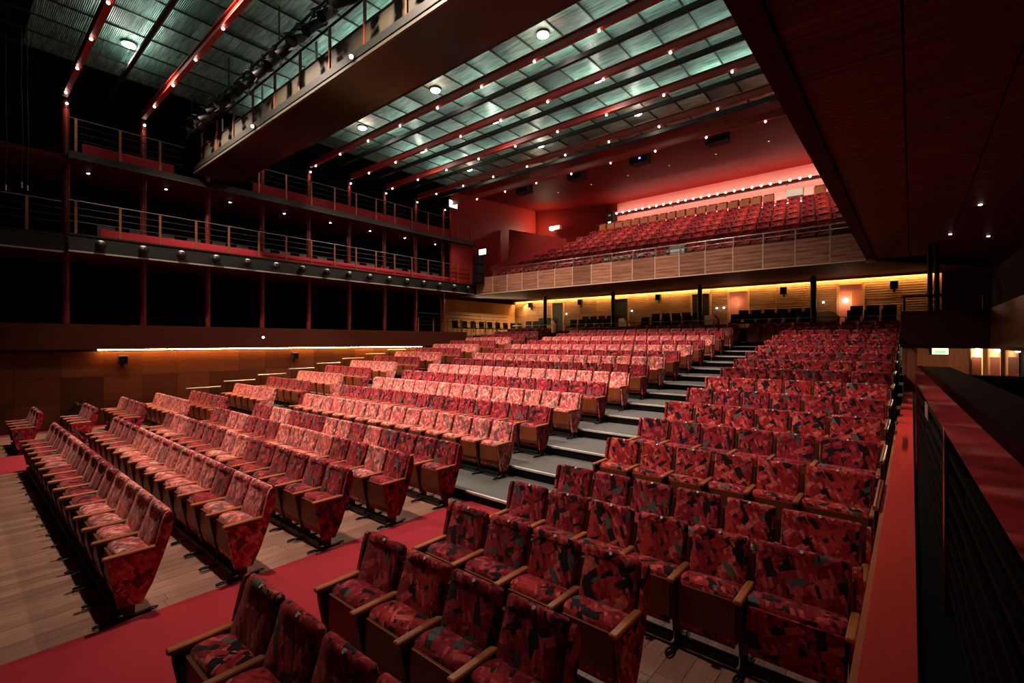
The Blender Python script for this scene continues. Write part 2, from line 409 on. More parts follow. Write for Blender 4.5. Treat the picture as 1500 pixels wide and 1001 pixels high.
RB = {0: 'MMMM', 1: 'DMDD', 2: 'DDMM', 3: 'DDMMMD', 4: 'DDDDMM'}
XL = -3.65
for r in range(19):
    y, z = ROWY[r], ROWZ[r]; n = 4 if r < 3 else 6
    if r == 18:
        for j in range(3):     # the last row closes the aisle
            seats.append((XL-(j+.5)*PITCH-.06, y, z, SW, 'M', '', False, f'red seat closing the top of the stepped aisle, {ordn(j+1)} from ledge block'))
    for i in range(n):
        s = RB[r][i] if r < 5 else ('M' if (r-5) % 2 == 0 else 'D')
        wd = SW; x = XL+(i+.5)*PITCH
        if i == 5: wd = .643; x = XL+5*PITCH+(wd+GAP)/2
        e = ('L' if i == 0 and r < 18 else '')+('R' if i == n-1 else '')
        wide = ' wide' if i == 5 else ''
        seats.append((x, y, z, wd, s, e, r == 3 and i == 5,
                      f'{SHADE[s]} patterned{wide} seat, {ordn(i+1)} from the stepped aisle, {ordn(r+1)} row beside the ledge'))
for r in range(19):
    y, z = ROWY[r], ROWZ[r]; n = {0: 3, 1: 3, 2: 5}.get(r, 6)
    for i in range(n):
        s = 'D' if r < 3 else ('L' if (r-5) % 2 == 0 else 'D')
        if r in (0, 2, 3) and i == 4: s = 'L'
        e = ('R' if i == 0 else '')+('L' if i == n-1 else '')
        seats.append((-15.61-(i+.5)*PITCH, y, z, SW, s, e, False,
                      f'{SHADE[s]} patterned seat, {ordn(i+1)} from the far aisle, {ordn(r+1)} row beside glowing wall'))
FX, FY = -math.sin(math.radians(40.09)), math.cos(math.radians(40.09))
seats.sort(key=lambda s: s[0]*FX+s[1]*FY)
keep = seats[:300]; rest = seats[300:]
for (x, y, z, wd, s, e, fs, lab) in keep:
    t = thing('theatre_seat', (x, y, z), lab, 'theatre seat', 'patterned stalls seats')
    bk_ = None
    for nm, me, dx in seat_parts(wd, FAB[s], e, fs):
        o = link(nm, me, bk_ if nm == 'number_plate' else t, (dx, 0, 0), True)
        if nm == 'backrest': bk_ = o
def joined(name, items, label, cat, group=None):
    """items: (mesh, (x, y, z), scale) merged into one uncountable mass of far seats"""
    import numpy as np
    V, F, mi, UV, mats, base, cache = [], [], [], [], [], 0, {}
    for me, loc, *sc in items:
        if me.name not in cache:
            c = np.empty(len(me.vertices)*3, np.float32); me.vertices.foreach_get('co', c)
            u = np.empty(len(me.loops)*2, np.float32); me.uv_layers[0].data.foreach_get('uv', u)
            cache[me.name] = (c.reshape(-1, 3), [tuple(p.vertices) for p in me.polygons], u)
        c, f, u = cache[me.name]
        mt = me.materials[0]
        if mt not in mats: mats.append(mt)
        V.append(c+np.array(loc, np.float32)); F += [tuple(i+base for i in q) for q in f]; mi += [mats.index(mt)]*len(f); UV.append(u)
        base += len(c)
    me = bpy.data.meshes.new(name); me.from_pydata(np.concatenate(V), [], F)
    for mt in mats: me.materials.append(mt)
    me.polygons.foreach_set('material_index', mi)
    me.uv_layers.new(name='UVMap').data.foreach_set('uv', np.concatenate(UV)); me.update()
    return tag(link(name, me), label, cat, group, 'stuff')
it = []
for (x, y, z, wd, s, e, fs, lab) in rest:
    for nm, me, dx in seat_parts(wd, FAB[s], e, fs):
        if nm not in ('number_plate', 'base_rail', 'foot'): it.append((me, (x+dx, y, z)))
joined('far_theatre_seats', it, 'far rows of red and salmon stalls seats rising under the balcony', 'theatre seats')

# ------------------------------------------------------------------ side wall with light cove (left)
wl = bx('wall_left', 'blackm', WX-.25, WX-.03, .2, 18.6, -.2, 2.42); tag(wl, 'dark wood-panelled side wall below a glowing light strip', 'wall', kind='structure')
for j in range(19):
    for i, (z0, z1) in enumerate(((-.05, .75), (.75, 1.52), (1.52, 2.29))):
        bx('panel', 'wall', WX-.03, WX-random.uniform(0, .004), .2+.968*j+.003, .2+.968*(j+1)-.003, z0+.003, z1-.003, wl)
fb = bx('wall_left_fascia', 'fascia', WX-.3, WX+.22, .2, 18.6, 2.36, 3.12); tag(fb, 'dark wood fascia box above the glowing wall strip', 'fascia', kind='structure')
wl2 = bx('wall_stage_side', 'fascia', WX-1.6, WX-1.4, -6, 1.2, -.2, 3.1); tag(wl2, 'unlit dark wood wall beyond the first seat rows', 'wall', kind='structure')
for j in range(7):
    y0 = 2.95+1.80*j
    cv = bx('cove_light', 'cove', WX+.08, WX+.18, y0, y0+1.74, 2.325, 2.355)
    tag(cv, f'warm glowing cove light strip under the side fascia, {ordn(j+1)} towards the balcony', 'cove light', 'side wall cove strips')
def wall_speaker(x, y, z, lab, ax='x'):
    t = thing('wall_speaker', (x, y, z), lab, 'speaker', 'small wall speakers')
    if ax == 'x': bx('cabinet', 'black', x, x+.17, y-.12, y+.12, z-.13, z+.13, t, .012); bx('bracket', 'black', x-.06, x+.02, y-.03, y+.03, z-.24, z-.1, t); bx('grille', 'blackm', x+.17, x+.178, y-.1, y+.1, z-.11, z+.11, t)
    else: bx('cabinet', 'black', x-.14, x+.14, y-.2, y, z-.17, z+.17, t, .012); bx('bracket', 'black', x-.03, x+.03, y-.05, y+.06, z-.3, z-.1, t); bx('grille', 'blackm', x-.12, x+.12, y-.208, y-.2, z-.15, z+.15, t)
wall_speaker(WX+.02, 3.56, 2.02, 'small black speaker on the side wall near the dark end')
wall_speaker(WX+.02, 9.04, 2.02, 'small black speaker under the brightest stretch of side wall strip')
t = thing('fascia_lamp', (WX+.22, 7.75, 2.76), 'small round glowing lamp on the dark side fascia', 'lamp')
k = link('lens', MB().ball((0, 0, 0), .045).mesh('lens', M['bulb']), t, (.03, 0, 0), True); link('collar', MB().tube((0, 0, 0), (.03, 0, 0), .06, 12).mesh('collar', M['black']), t, (0, 0, 0), True)
t = thing('floor_monitor', (-18.7, 2.35, 0), 'black floor speaker by the dark end of the side wall', 'speaker')
link('cabinet', MB().prism([(-.25, 0), (.3, 0), (.3, .75), (.05, .75), (-.25, .35)], -.3, .3).mesh('cabinet', M['black']), t, (0, 0, 0), True)
tb('handle', 'chrome', (-18.95, 2.42, .80), (-18.45, 2.42, .80), .018, t); tb('handle', 'chrome', (-18.95, 2.12, .45), (-18.45, 2.12, .45), .018, t)
for s_, (hx, nm, dz) in {'l': (-19.02, 'side wall', .83), 'r': (-.243, 'red ledge', .98)}.items():
    for k in range(13):
        y0 = 5.25+1.168*k; z = .15+.174*k+dz
        t = thing('handrail', (hx, y0+.5, ROWZ[5]+.174*k), f'short metal step handrail along the {nm}, {ordn(k+1)} step up', 'handrail', f'handrails along the {nm}')
        tb('rail', 'chrome', (hx, y0, z), (hx, y0+1.06, z), .022, t)
        for yy in (y0+.1, y0+.96): tb('post', 'black', (hx, yy, .16+.174*k), (hx, yy, z-.02), .014, t, 6)

# ------------------------------------------------------------------ right ledge, near rail, box
lw = bx('wall_right', 'blackm', -.13, .02, -1.5, 17, -.2, 1.2); tag(lw, 'orange wood wall face under the red ledge', 'wall', kind='structure')
for j in range(18): bx('panel', 'face', -.155, -.13, -1.5+1.03*j+.003, -1.5+1.03*(j+1)-.003, -.05, 1.2, lw)
ld = bx('trim_1', 'ledge', -.165, .02, -1.5, 16.8, 1.2, 1.25); tag(ld, 'long flat red ledge running beside the seat ends', 'ledge', kind='structure')
lt_ = bx('trim_2', 'face', -.212, -.165, -1.5, 16.8, 1.04, 1.10); tag(lt_, 'narrow orange wood strip just below the red ledge', 'trim', kind='structure')
pf = bx('floor_box', 'blackm', .02, 3, -1.5, 22, 1.05, 1.22); tag(pf, 'dark floor of the side box behind the polished rail', 'floor', kind='structure')
rl = thing('guard_rail', (.14, 3.5, 1.22), 'dark-topped guard rail with polished red edge and black bars', 'railing')
rot = math.atan2(.135, 5.15)
def along(t_): return Vector((.215-.0262*t_, t_, 0))          # line of the rail
def slab(name, mat, d0, d1, ya, yb, z0, z1):
    a, b = along(ya), along(yb)
    m = MB(); v = []
    for z in (z0, z1):
        v += [(a.x+d0, ya, z), (a.x+d1, ya, z), (b.x+d1, yb, z), (b.x+d0, yb, z)]
    m.add(v, [(3, 2, 1, 0), (4, 5, 6, 7), (0, 1, 5, 4), (1, 2, 6, 5), (2, 3, 7, 6), (3, 0, 4, 7)])
    return link(name, m.mesh(name, M[mat]), rl, (0, 0, 0))
slab('rail_fascia', 'polish', 0, .03, -.8, 6.7, 2.145, 2.325); slab('rail_top', 'railtop', .03, .27, -.8, 6.7, 2.29, 2.335)
slab('rail_edge', 'polish', 0, .05, -.8, 6.7, 2.325, 2.34)
for i in range(7): slab('bar', 'blackm', .012, .027, -.8, 6.7, 1.36+.11*i, 1.385+.11*i)
for yy in (.6, 3.25, 6.6): slab('post', 'polish', -.002, .075, yy, yy+.09, 1.22, 2.15)
bx('bracket', 'chrome', .03, .13, 6.45, 6.5, 2.25, 2.26, rl)
slab('name_plate', 'pale', -.004, 0, 4.6, 4.95, 2.02, 2.13)
bk = bx('box_parapet', 'black', .34, 2.38, 6.6, 6.75, 1.22, 2.26); tag(bk, 'solid black parapet closing the far end of the side box', 'parapet')
rt = bx('wall_right_return', 'face', -.20, .12, 16.8, 17.1, -.2, 2.5); tag(rt, 'narrow red-brown wood pier where the red ledge ends', 'wall', kind='structure')
fr = bx('wall_right_fascia', 'fascia', -.22, 1.6, 16.75, 17.05, 2.47, 3.42); tag(fr, 'dark wood fascia above the lit side doorway', 'fascia', kind='structure')
fs_ = bx('wall_right_parapet', 'wall', 1.5, 1.65, 5, 16.75, 2.5, 3.42); tag(fs_, 'wood parapet of the upper side box', 'parapet', kind='structure')
sb = bx('box_deck', 'soffitb', 1.5, 2.4, 5, 22.7, 2.42, 2.5); tag(sb, 'dark deck of the upper side box', 'deck', kind='structure')
s2 = bx('box_deck', 'soffitb', -.2, 1.5, 16.9, 22.7, 2.42, 2.5); tag(s2, 'dark deck above the lit side doorway', 'deck', kind='structure')
# lit lobby seen under the fascia
lb = bx('wall_lobby', 'face', -.3, 3.2, 21.0, 21.2, 1.2, 2.45); tag(lb, 'orange wood lobby wall with exit sign', 'wall', kind='structure')
for i in range(5): bx('panel', 'face', -.1+.5*i+.006, -.1+.5*(i+1)-.006, 20.96, 21.0, 1.2, 2.36, lb)
t = thing('exit_sign', (.72, 20.9, 2.28), 'pale glowing exit sign on the orange lobby wall', 'sign')
bx('sign_box', 'black', .50, .94, 20.88, 20.95, 2.16, 2.40, t); bx('sign_face', 'exitw', .52, .92, 20.87, 20.88, 2.18, 2.38, t); bx('pictogram', 'exitg', .58, .86, 20.865, 20.87, 2.22, 2.30, t)
for i, xx in enumerate((1.45, 1.85, 2.25, 2.7)):
    t = thing('lobby_column', (xx, 19.4+.3*i, 1.22), f'cream lobby column under bright lights, {ordn(i+1)} from the exit sign', 'column', 'lit lobby columns')
    link('shaft', MB().tube((0, 0, 0), (0, 0, 1.2), .14, 16).mesh('shaft', M['tile']), t, (0, 0, 0), True); bx('notice', 'std_wood', xx-.1, xx+.1, 19.2+.3*i, 19.22+.3*i, 1.6, 2.15, t)
    tt = thing('lobby_lamp', (xx, 19.0, 2.42), f'small bright lobby ceiling lamp, {ordn(i+1)} from the exit sign', 'lamp', 'lobby ceiling lamps')
    link('lens', MB().ball((0, 0, -.07), .06, 10, 6).mesh('lens', M['lamp']), tt, (0, 0, 0), True); link('stem', MB().tube((0, 0, -.04), (0, 0, 0), .02, 8).mesh('stem', M['black']), tt, (0, 0, 0), True)
    light('POINT', 'lobby_light', (xx, 19.0, 2.3), 45, (1, .75, .45), tt, shadow_soft_size=.08)

# ------------------------------------------------------------------ side galleries (left) and their mirror soffit (right)
def gallery(zb, zt, nm, label):
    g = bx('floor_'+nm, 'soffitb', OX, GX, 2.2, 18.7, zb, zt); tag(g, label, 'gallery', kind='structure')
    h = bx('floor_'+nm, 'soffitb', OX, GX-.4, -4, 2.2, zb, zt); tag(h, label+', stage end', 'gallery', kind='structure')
    return g, h
g1 = gallery(5.22, 5.45, 'lower_gallery', 'dark slab of the lower side gallery')
g2 = gallery(7.88, 8.02, 'upper_gallery', 'dark slab of the upper side gallery')
ff = bx('gallery_fascia', 'darkmetal', GX, GX+.06, 2.2, 18.7, 5.20, 5.66); tag(ff, 'dark metal fascia with pale lower strip on the lower gallery', 'fascia')
bx('strip', 'cream', GX+.06, GX+.075, 2.2, 18.7, 5.17, 5.215, ff); bx('cap', 'darkmetal', GX-.05, GX+.09, 2.2, 18.7, 5.66, 5.70, ff)
ff = bx('gallery_fascia', 'darkmetal', GX-.4, GX-.34, -4, 2.15, 5.20, 5.66); tag(ff, 'dark metal gallery fascia set back at the stage end', 'fascia')
bx('strip', 'cream', GX-.34, GX-.325, -4, 2.15, 5.17, 5.215, ff); bx('cap', 'darkmetal', GX-.45, GX-.31, -4, 2.15, 5.66, 5.70, ff)
ff = bx('gallery_fascia', 'darkmetal', GX, GX+.06, 2.2, 18.6, 7.86, 8.06); tag(ff, 'thin dark metal fascia with pale strip on the upper gallery', 'fascia')
bx('strip', 'tan', GX+.06, GX+.07, 2.2, 18.6, 7.85, 7.875, ff)
def railing(name, x, ya, yb, z, n0, label, group='gallery railings', hgt=.95):
    t = thing(name, (x, ya, z), label, 'railing', group)
    y = n0
    while y < yb:
        bx('post', 'copper', x-.02, x+.02, y-.03, y+.03, z, z+hgt, t); y += 1.0
    for i in range(4): tb('rail', 'steel' if i == 3 else 'darkmetal', (x, ya, z+.35+.2*i), (x, yb, z+.35+.2*i), .014 if i < 3 else .02, t, 6)
railing('gallery_railing', GX+.02, 2.2, 18.6, 5.70, 2.36, 'copper-posted railing on the lower side gallery')
railing('gallery_railing', GX+.02, 2.2, 5.0, 8.06, 2.36, 'copper-posted railing on the upper gallery before the lighting bridge')
railing('gallery_railing', GX+.02, 7.0, 18.6, 8.06, 7.36, 'copper-posted railing on the upper gallery past the lighting bridge')
railing('gallery_railing', GX-.38, -2.0, 2.1, 5.70, -.6, 'copper-posted railing on the lower gallery stage end')
for i in range(16):
    y = 2.88+1.005*i
    t = thing('fascia_spot', (GX+.06, y, 5.42), f'round black spot lamp on the gallery fascia, {ordn(16-i)} from the balcony', 'lamp', 'round fascia spots')
    link('body', shared('spotbody', 'body', 'black', lambda: MB().ball((.145, 0, 0), .135, 12, 8)), t, (0, 0, 0), True)
    link('cap', shared('spotcap', 'cap', 'pale', lambda: MB().ball((.16, 0, .095), .085, 10, 6, .6)), t, (0, 0, 0), True)  # pale cap stands in for the bright glint on the lamp's top
    link('mount', shared('spotmt', 'mount', 'black', lambda: MB().tube((0.001, 0, 0), (.06, 0, 0), .05, 10)), t, (0, 0, 0), True)
for i in range(-1, 9):
    y = 2.25+1.853*i
    t = thing('column', (WX, y, 3.12), f'red steel gallery column, {ordn(9-i)} from the balcony', 'column', 'red gallery columns')
    tb('shaft', 'redsteel', (WX, y, 3.12), (WX, y, 5.22), .085, t, 12); tb('shaft', 'redsteel', (WX, y, 5.45), (WX, y, 7.88), .085, t, 12)
    tb('shaft', 'redsteel', (WX, y, 8.02), (WX, y, 9.75), .085, t, 12)
    link('bulb', shared('bulb', 'bulb', 'bulb', lambda: MB().ball((0, 0, 0), .034, 8, 6)), t, (WX+.16, y, 9.62))
    if i % 1 == 0 and i >= 0:
        light('SPOT', 'column_light', (WX+.3, y, 9.7), 22, (1, .55, .42), t, (0, math.radians(15), 0), spot_size=math.radians(70), shadow_soft_size=.05)
for i in range(9):
    y = 2.82+2.02*i if i < 8 else None
    if y is None: break
    t = thing('soffit_lamp', (GX-1.3, y, 7.88), f'small bright soffit lamp over the lower gallery, {ordn(8-i)} from the balcony', 'lamp', 'gallery soffit lamps')
    link('lens', shared('slens', 'lens', 'lamp', lambda: MB().ball((0, 0, -.02), .038, 10, 6, .6)), t, (0, 0, 0), True)
    link('ring', shared('sring', 'ring', 'black', lambda: MB().tube((0, 0, -.02), (0, 0, 0), .09, 12)), t, (0, 0, 0), True)
    light('SPOT', 'soffit_light', (GX-1.3, y, 7.8), 45, (1, .5, .45), t, spot_size=math.radians(110), shadow_soft_size=.06)
bw = bx('wall_gallery_back', 'blackm', OX-.2, OX, -4, 19, 3.1, 12); tag(bw, 'black back wall behind the side galleries', 'wall', kind='structure')
bs = bx('floor_side_box', 'fascia', OX, WX-.3, .2, 18.6, 2.95, 3.1); tag(bs, 'dark floor of the side box above the panelled wall', 'floor', kind='structure')
# chairs and low red walls on the galleries
def cbk(wd=.44): return MB().loft([[(x, y, z) for y, z in ((.20, .46), (.24, .88), (.27, .88), (.24, .46))] for x in (-wd/2, wd/2)])
def cst(wd=.46): return MB().box(-wd/2, wd/2, -.24, .22, .42, .48, .015)
def clg():
    m = MB()
    for sx in (-.2, .2):
        m.tube((sx, -.2, 0), (sx, -.2, .43), .012, 6); m.tube((sx, .24, 0), (sx, .22, .5), .012, 6)
    return m
def chair(name, x, y, z, rz, back, seat, label, group):
    t = thing(name, (x, y, z), label, 'chair', group, rz=rz)
    link('backrest', shared(('cb', back), 'backrest', back, cbk), t, (0, 0, 0), True); link('seat', shared(('cs', seat), 'seat', seat, cst), t, (0, 0, 0), True)
    link('legs', shared('cl', 'legs', 'black', clg), t, (0, 0, 0), True)
for gi, (zz, nm) in enumerate(((5.45, 'lower'), (8.02, 'upper'))):
    ub = bx('bench_wall', 'redchair', GX-.72, GX-.60, 3.0 if gi == 0 else 7.4, 17.8, zz, zz+.60)
    tag(ub, f'low red upholstered wall behind the {nm} gallery railing', 'bench')
    for i in range(18):
        y = 3.3+.82*i
        if gi and y < 9: continue
        chair('gallery_chair', GX-1.35, y, zz, math.radians(90), 'grey', 'redchair', f'grey-backed chair on the {nm} side gallery, {ordn(18-i)} from the balcony', f'{nm} gallery chairs')
ub = bx('bench_wall', 'redchair', GX-.75, GX-.65, 2.6, 4.9, 8.02, 8.55); tag(ub, 'low red wall on the upper gallery before the bridge', 'bench')
# soffit over the camera
so = bx('ceiling_right_gallery', 'blackm', -1.05, 2.4, -3, 18.9, 5.24, 5.6); tag(so, 'dark red-brown slatted wood soffit of the side gallery', 'soffit', kind='structure')
for xa, xb in ((-.86, -.06), (-.05, .75), (.76, 1.56), (1.57, 2.4)):
    for j in range(6): bx('panel', 'soffit', xa+.004, xb-.004, -3+3.65*j+.002, -3+3.65*(j+1)-.002, 5.20, 5.24, so)
bx('edge_trim', 'soffitb', -1.08, -.87, -3, 18.7, 5.16, 5.24, so); bx('edge_gap', 'blackm', -.87, -.855, -3, 18.7, 5.2, 5.24, so)
bx('end_bracket', 'face', -1.10, -.85, 18.45, 18.72, 5.10, 5.30, so)
for i, (xx, yy) in enumerate(((1.0, 12.6), (.72, 15.6), (1.45, 16.5))):
    t = thing('soffit_lamp', (xx, yy, 5.2), f'small soffit lamp over the upper side box, {ordn(i+1)} from the slatted end', 'lamp', 'side box soffit lamps')
    link('lens', shared('slens2', 'lens', 'bulb', lambda: MB().ball((0, 0, -.008), .03, 10, 6, .5)), t, (0, 0, 0), True)
rw = bx('wall_right_outer', 'blackm', 2.4, 2.6, -3, 26, -.2, 5.3); tag(rw, 'black outer wall of the upper side box', 'wall', kind='structure')
for i in range(5):
    y = 8.5+1.853*i
    t = thing('column', (2.25, y, 2.5), f'red-brown column in the upper side box, {ordn(i+1)} towards the balcony', 'column', 'side box columns')
    tb('shaft', 'copper', (2.25, y, 2.5), (2.25, y, 5.2), .05, t, 12)
for i, xx in enumerate((.38, .52)):
    t = thing('black_post', (xx, 16.96, 3.42), f'black post standing on the dark fascia, {ordn(i+1)} from the pier', 'post', 'black posts on the fascia')
    tb('shaft', 'black', (xx, 16.96, 3.42), (xx, 16.96, 5.2), .055, t, 10); tb('base', 'black', (xx, 16.96, 3.42), (xx, 16.96, 3.45), .065, t, 10)
t = thing('box_railing', (0, 16.9, 3.42), 'black rail on the dark fascia above the side doorway', 'railing')
tb('rail', 'black', (-.2, 16.81, 3.82), (1.5, 16.81, 3.82), .03, t)
for xx in (-.15, 1.4): tb('post', 'black', (xx, 16.81, 3.42), (xx, 16.81, 3.82), .03, t)

# ------------------------------------------------------------------ balcony
BY = 18.7
bf = bx('wall_balcony_front', 'blackm', GX, -1.08, BY, BY+.12, 5.18, 6.1); tag(bf, 'row of warm striped wood panels along the balcony front', 'balcony front', kind='structure')
xs = [-18.3]+[-17.05+1.0*i for i in range(16)]+[-1.08]
for a, b in zip(xs[:-1], xs[1:]):
    bx('panel', 'balc', a+.022, b-.022, BY-.03, BY, 5.2, 6.08, bf)
    bx('seam', 'seam', b-.016, b+.016, BY-.035, BY, 5.2, 6.09, bf)
bx('bottom_edge', 'seam', -18.4, -1.08, BY-.04, BY, 5.16, 5.2, bf)
t = thing('balcony_railing', (CX, BY, 6.1), 'metal railing along the top of the balcony panels', 'railing')
tb('rail', 'chrome', (-18.3, BY+.05, 6.46), (-1.1, BY+.05, 6.46), .025, t); tb('rail', 'chrome', (-18.3, BY+.05, 6.30), (-1.1, BY+.05, 6.30), .014, t, 6)
for x in xs[:-1]: bx('post', 'chrome', x-.02, x+.02, BY+.03, BY+.07, 6.1, 6.46, t)
sf = MB().add([(OX, BY, 5.18), (-1.05, BY, 5.18), (-1.05, BY, 5.4), (OX, BY, 5.4), (OX, 26.2, 5.50), (2.4, 26.2, 5.50), (2.4, 26.2, 5.8), (OX, 26.2, 5.8)],
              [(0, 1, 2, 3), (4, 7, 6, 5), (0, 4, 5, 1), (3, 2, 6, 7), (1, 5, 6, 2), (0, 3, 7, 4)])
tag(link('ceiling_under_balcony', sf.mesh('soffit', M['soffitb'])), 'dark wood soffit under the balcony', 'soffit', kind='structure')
nr_ = 8
NB = []; WF = 0
for k in range(nr_):
    y = 19.35+.88*k; z = 5.75+.43*k
    if k == nr_-1: z += .25
    st = bx('floor_balcony_tier', 'soffitb', -18.2+.38*k, -1.08, y, y+.9, 5.5, z); tag(st, f'balcony seating step, {ordn(k+1)} from the balcony front', 'tier', kind='structure')
    xa = -17.4+.40*k; n = int((-1.5-xa)/.53)
    for i in range(n):
        x = xa+.27+.53*i
        if k == nr_-1 and -4.9 < x < -3.4: continue
        if k == nr_-1:
            WF += 1
            t = thing('theatre_seat', (x, y+.02, z), f'red balcony seat with wood front, {ordn(WF)} from side wall in top row', 'theatre seat', 'top row balcony seats')
            bx('wood_front', 'arm_wood', x-.215, x+.215, y+.02, y+.06, z+.02, z+.66, t); bx('backrest', 'fab_mid', x-.23, x+.23, y+.30, y+.38, z+.45, z+.80, t, .02)
            bx('seat', 'fab_mid', x-.215, x+.215, y+.065, y+.29, z+.40, z+.62, t, .02)
            continue
        NB.append((seatmesh('backrest', SW, 'fab_mid' if (i+k) % 3 else 'fab_dark'), (x, y+.05, z)))
        NB.append((seatmesh('cushion', SW, 'fab_mid'), (x, y+.05, z)))
        NB.append((seatmesh('seat_shell', SW, 'fab_mid'), (x, y+.05, z)))
        NB.append((seatmesh('standard', SW, 'fab_mid'), (x-.265, y+.05, z)))
joined('balcony_seats', NB, 'banked rows of small red seats with wooden shells on the balcony', 'theatre seats')
t = thing('balcony_tier_railing', (-10, 25.3, 8.8), 'thin metal rail behind the top balcony seat row', 'railing')
tb('rail', 'chrome', (-15.3, 26.45, 9.95), (-1.2, 26.45, 9.95), .02, t)
for i in range(15): tb('post', 'darkmetal', (-15.3+i, 26.45, 8.7), (-15.3+i, 26.45, 9.95), .014, t, 6)
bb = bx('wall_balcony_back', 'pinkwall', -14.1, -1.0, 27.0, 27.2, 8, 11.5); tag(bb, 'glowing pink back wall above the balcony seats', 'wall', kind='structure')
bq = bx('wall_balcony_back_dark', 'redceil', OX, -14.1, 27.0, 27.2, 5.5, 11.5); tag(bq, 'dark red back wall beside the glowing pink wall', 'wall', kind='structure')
t = thing('bulb_rail', (-8, 26.6, 10.5), 'dark rail of round white bulbs across the pink balcony wall', 'lamp rail')
bx('bar', 'fascia', -14.05, -1.1, 26.55, 26.72, 10.36, 10.50, t)
for i in range(5): bx('bracket', 'fascia', -13.5+2.9*i, -13.42+2.9*i, 26.72, 27.0, 10.40, 10.46, t)
for i in range(30):
    x = -13.9+.425*i
    link('bulb', shared('bulb2', 'bulb', 'bulb', lambda: MB().ball((0, 0, 0), .055, 8, 6)), t, (x, 26.5, 10.50))
for i, (y_, z_) in enumerate(((26.695, 10.52), )):
    cv = bx('cove_light', 'pinklow', -14.0, -1.1, y_-.02, y_+.02, z_-.012, z_+.012)
    tag(cv, 'pink glowing strip lying on top of the balcony bulb rail', 'cove light')  # added emitter hidden by the bar, floods the upper back wall
bl = bx('cove_light', 'pink', -14.0, -1.1, 26.62, 26.66, 9.40, 9.44); tag(bl, 'pink glowing strip behind the top balcony seats', 'cove light')  # added emitter out of sight behind the seats, floods the wall
rc = MB().add([(OX, 17.15, 10.55), (2, 17.15, 10.55), (2, 27.1, 11.25), (OX, 27.1, 11.25), (OX, 17.15, 10.9), (2, 17.15, 10.9), (2, 27.1, 11.6), (OX, 27.1, 11.6)],
              [(0, 3, 2, 1), (4, 5, 6, 7), (0, 1, 5, 4), (1, 2, 6, 5), (2, 3, 7, 6), (3, 0, 4, 7)])
rc = tag(link('ceiling_balcony', rc.mesh('ceiling', M['redceil'])), 'smooth dark red wood ceiling over the balcony', 'ceiling', kind='structure')
# angled red side walls of the balcony
def vwall(name, pts, mat, label, th=.12):
    (x0, y0), (x1, y1), zs = pts
    d = Vector((x1-x0, y1-y0, 0)).normalized(); n = Vector((d.y, -d.x, 0))*th
    a, b = Vector((x0, y0, 0)), Vector((x1, y1, 0)); (za0, za1), (zb0, zb1) = zs
    v = [a+Vector((0, 0, za0)), b+Vector((0, 0, zb0)), b+Vector((0, 0, zb1)), a+Vector((0, 0, za1))]
    v += [p-n for p in v]
    m = MB().add(v, [(0, 1, 2, 3), (7, 6, 5, 4), (0, 4, 5, 1), (1, 5, 6, 2), (2, 6, 7, 3), (3, 7, 4, 0)])
    return tag(link(name, m.mesh(name, M[mat])), label, 'wall', kind='structure')
vwall('wall_balcony_side', ((-18.7, 17.2), (-18.7, 27.0), ((5.4, 10.8), (5.4, 11.4))), 'redwall', 'tall red wood side wall of the balcony')
vwall('wall_balcony_side', ((-18.4, 21.6), (-16.2, 24.4), ((6.0, 9.3), (7.0, 8.9))), 'redwall', 'low angled red wood screen beside the balcony seats')
vwall('wall_balcony_side', ((-18.6, 24.6), (-14.8, 26.85), ((6.0, 11.2), (6.0, 11.3))), 'redceil', 'angled dark red wall beside the top balcony seats')
vwall('wall_balcony_side', ((-17.9, 19.4), (-16.4, 23.6), ((5.6, 6.75), (7.5, 8.55))), 'redchair', 'sloping red parapet climbing beside the balcony seats')
t = thing('wall_lamp', (-17.0, 24.6, 9.7), 'bright box lamp on the red balcony side wall', 'lamp')
bx('housing', 'seam', -17.25, -16.75, 24.5, 24.75, 9.62, 9.86, t); bx('lens', 'bulb', -17.5, -17.26, 24.45, 24.7, 9.64, 9.84, t)
light('POINT', 'wall_light', (-17.5, 24.1, 9.8), 90, (1, .7, .45), t, shadow_soft_size=.1)
for i in range(4):
    xx = -5.4-3.0*i; zz = 10.0
    t = thing('hung_speaker', (xx, 18.0, zz), f'black speaker hung under the red ceiling, {ordn(4-i)} from the gallery exit sign', 'speaker', 'hung speakers')
    bx('cabinet', 'black', xx-.38, xx+.38, 17.8, 18.25, zz-.22, zz+.22, t, .02); bx('grille', 'blackm', xx-.34, xx+.34, 17.785, 17.8, zz-.18, zz+.18, t)
    for s_ in (-.3, .3): tb('hanger', 'black', (xx+s_, 18.0, zz+.2), (xx+s_, 18.0, zz+.62), .012, t, 6)
    if i == 1: bx('indicator', 'blue', xx+.05, xx+.13, 17.775, 17.785, zz-.10, zz-.03, t)
def exitsign(x, y, z, lab, ax):
    t = thing('exit_sign', (x, y, z), lab, 'sign')
    if ax == 'y': bx('sign_box', 'black', x-.27, x+.27, y, y+.08, z-.16, z+.16, t); bx('sign_face', 'exit', x-.25, x+.25, y-.012, y, z-.14, z+.14, t); bx('pictogram', 'exitg', x-.2, x+.2, y-.018, y-.012, z-.03, z+.01, t)
    else: bx('sign_box', 'black', x-.08, x, y-.3, y+.3, z-.2, z+.2, t); bx('sign_face', 'exit', x, x+.012, y-.28, y+.28, z-.18, z+.18, t); bx('pictogram', 'exitg', x+.012, x+.018, y-.22, y+.22, z-.03, z+.01, t)
exitsign(GX+.02, 17.05, 9.8, 'glowing green-white exit sign at the end of the upper gallery', 'x')
exitsign(-17.5, 18.35, 7.38, 'glowing green-white exit sign beside the balcony front', 'y')
t = thing('speaker_column', (-17.75, 18.4, 5.7), 'tall black loudspeaker column between gallery and balcony', 'speaker')
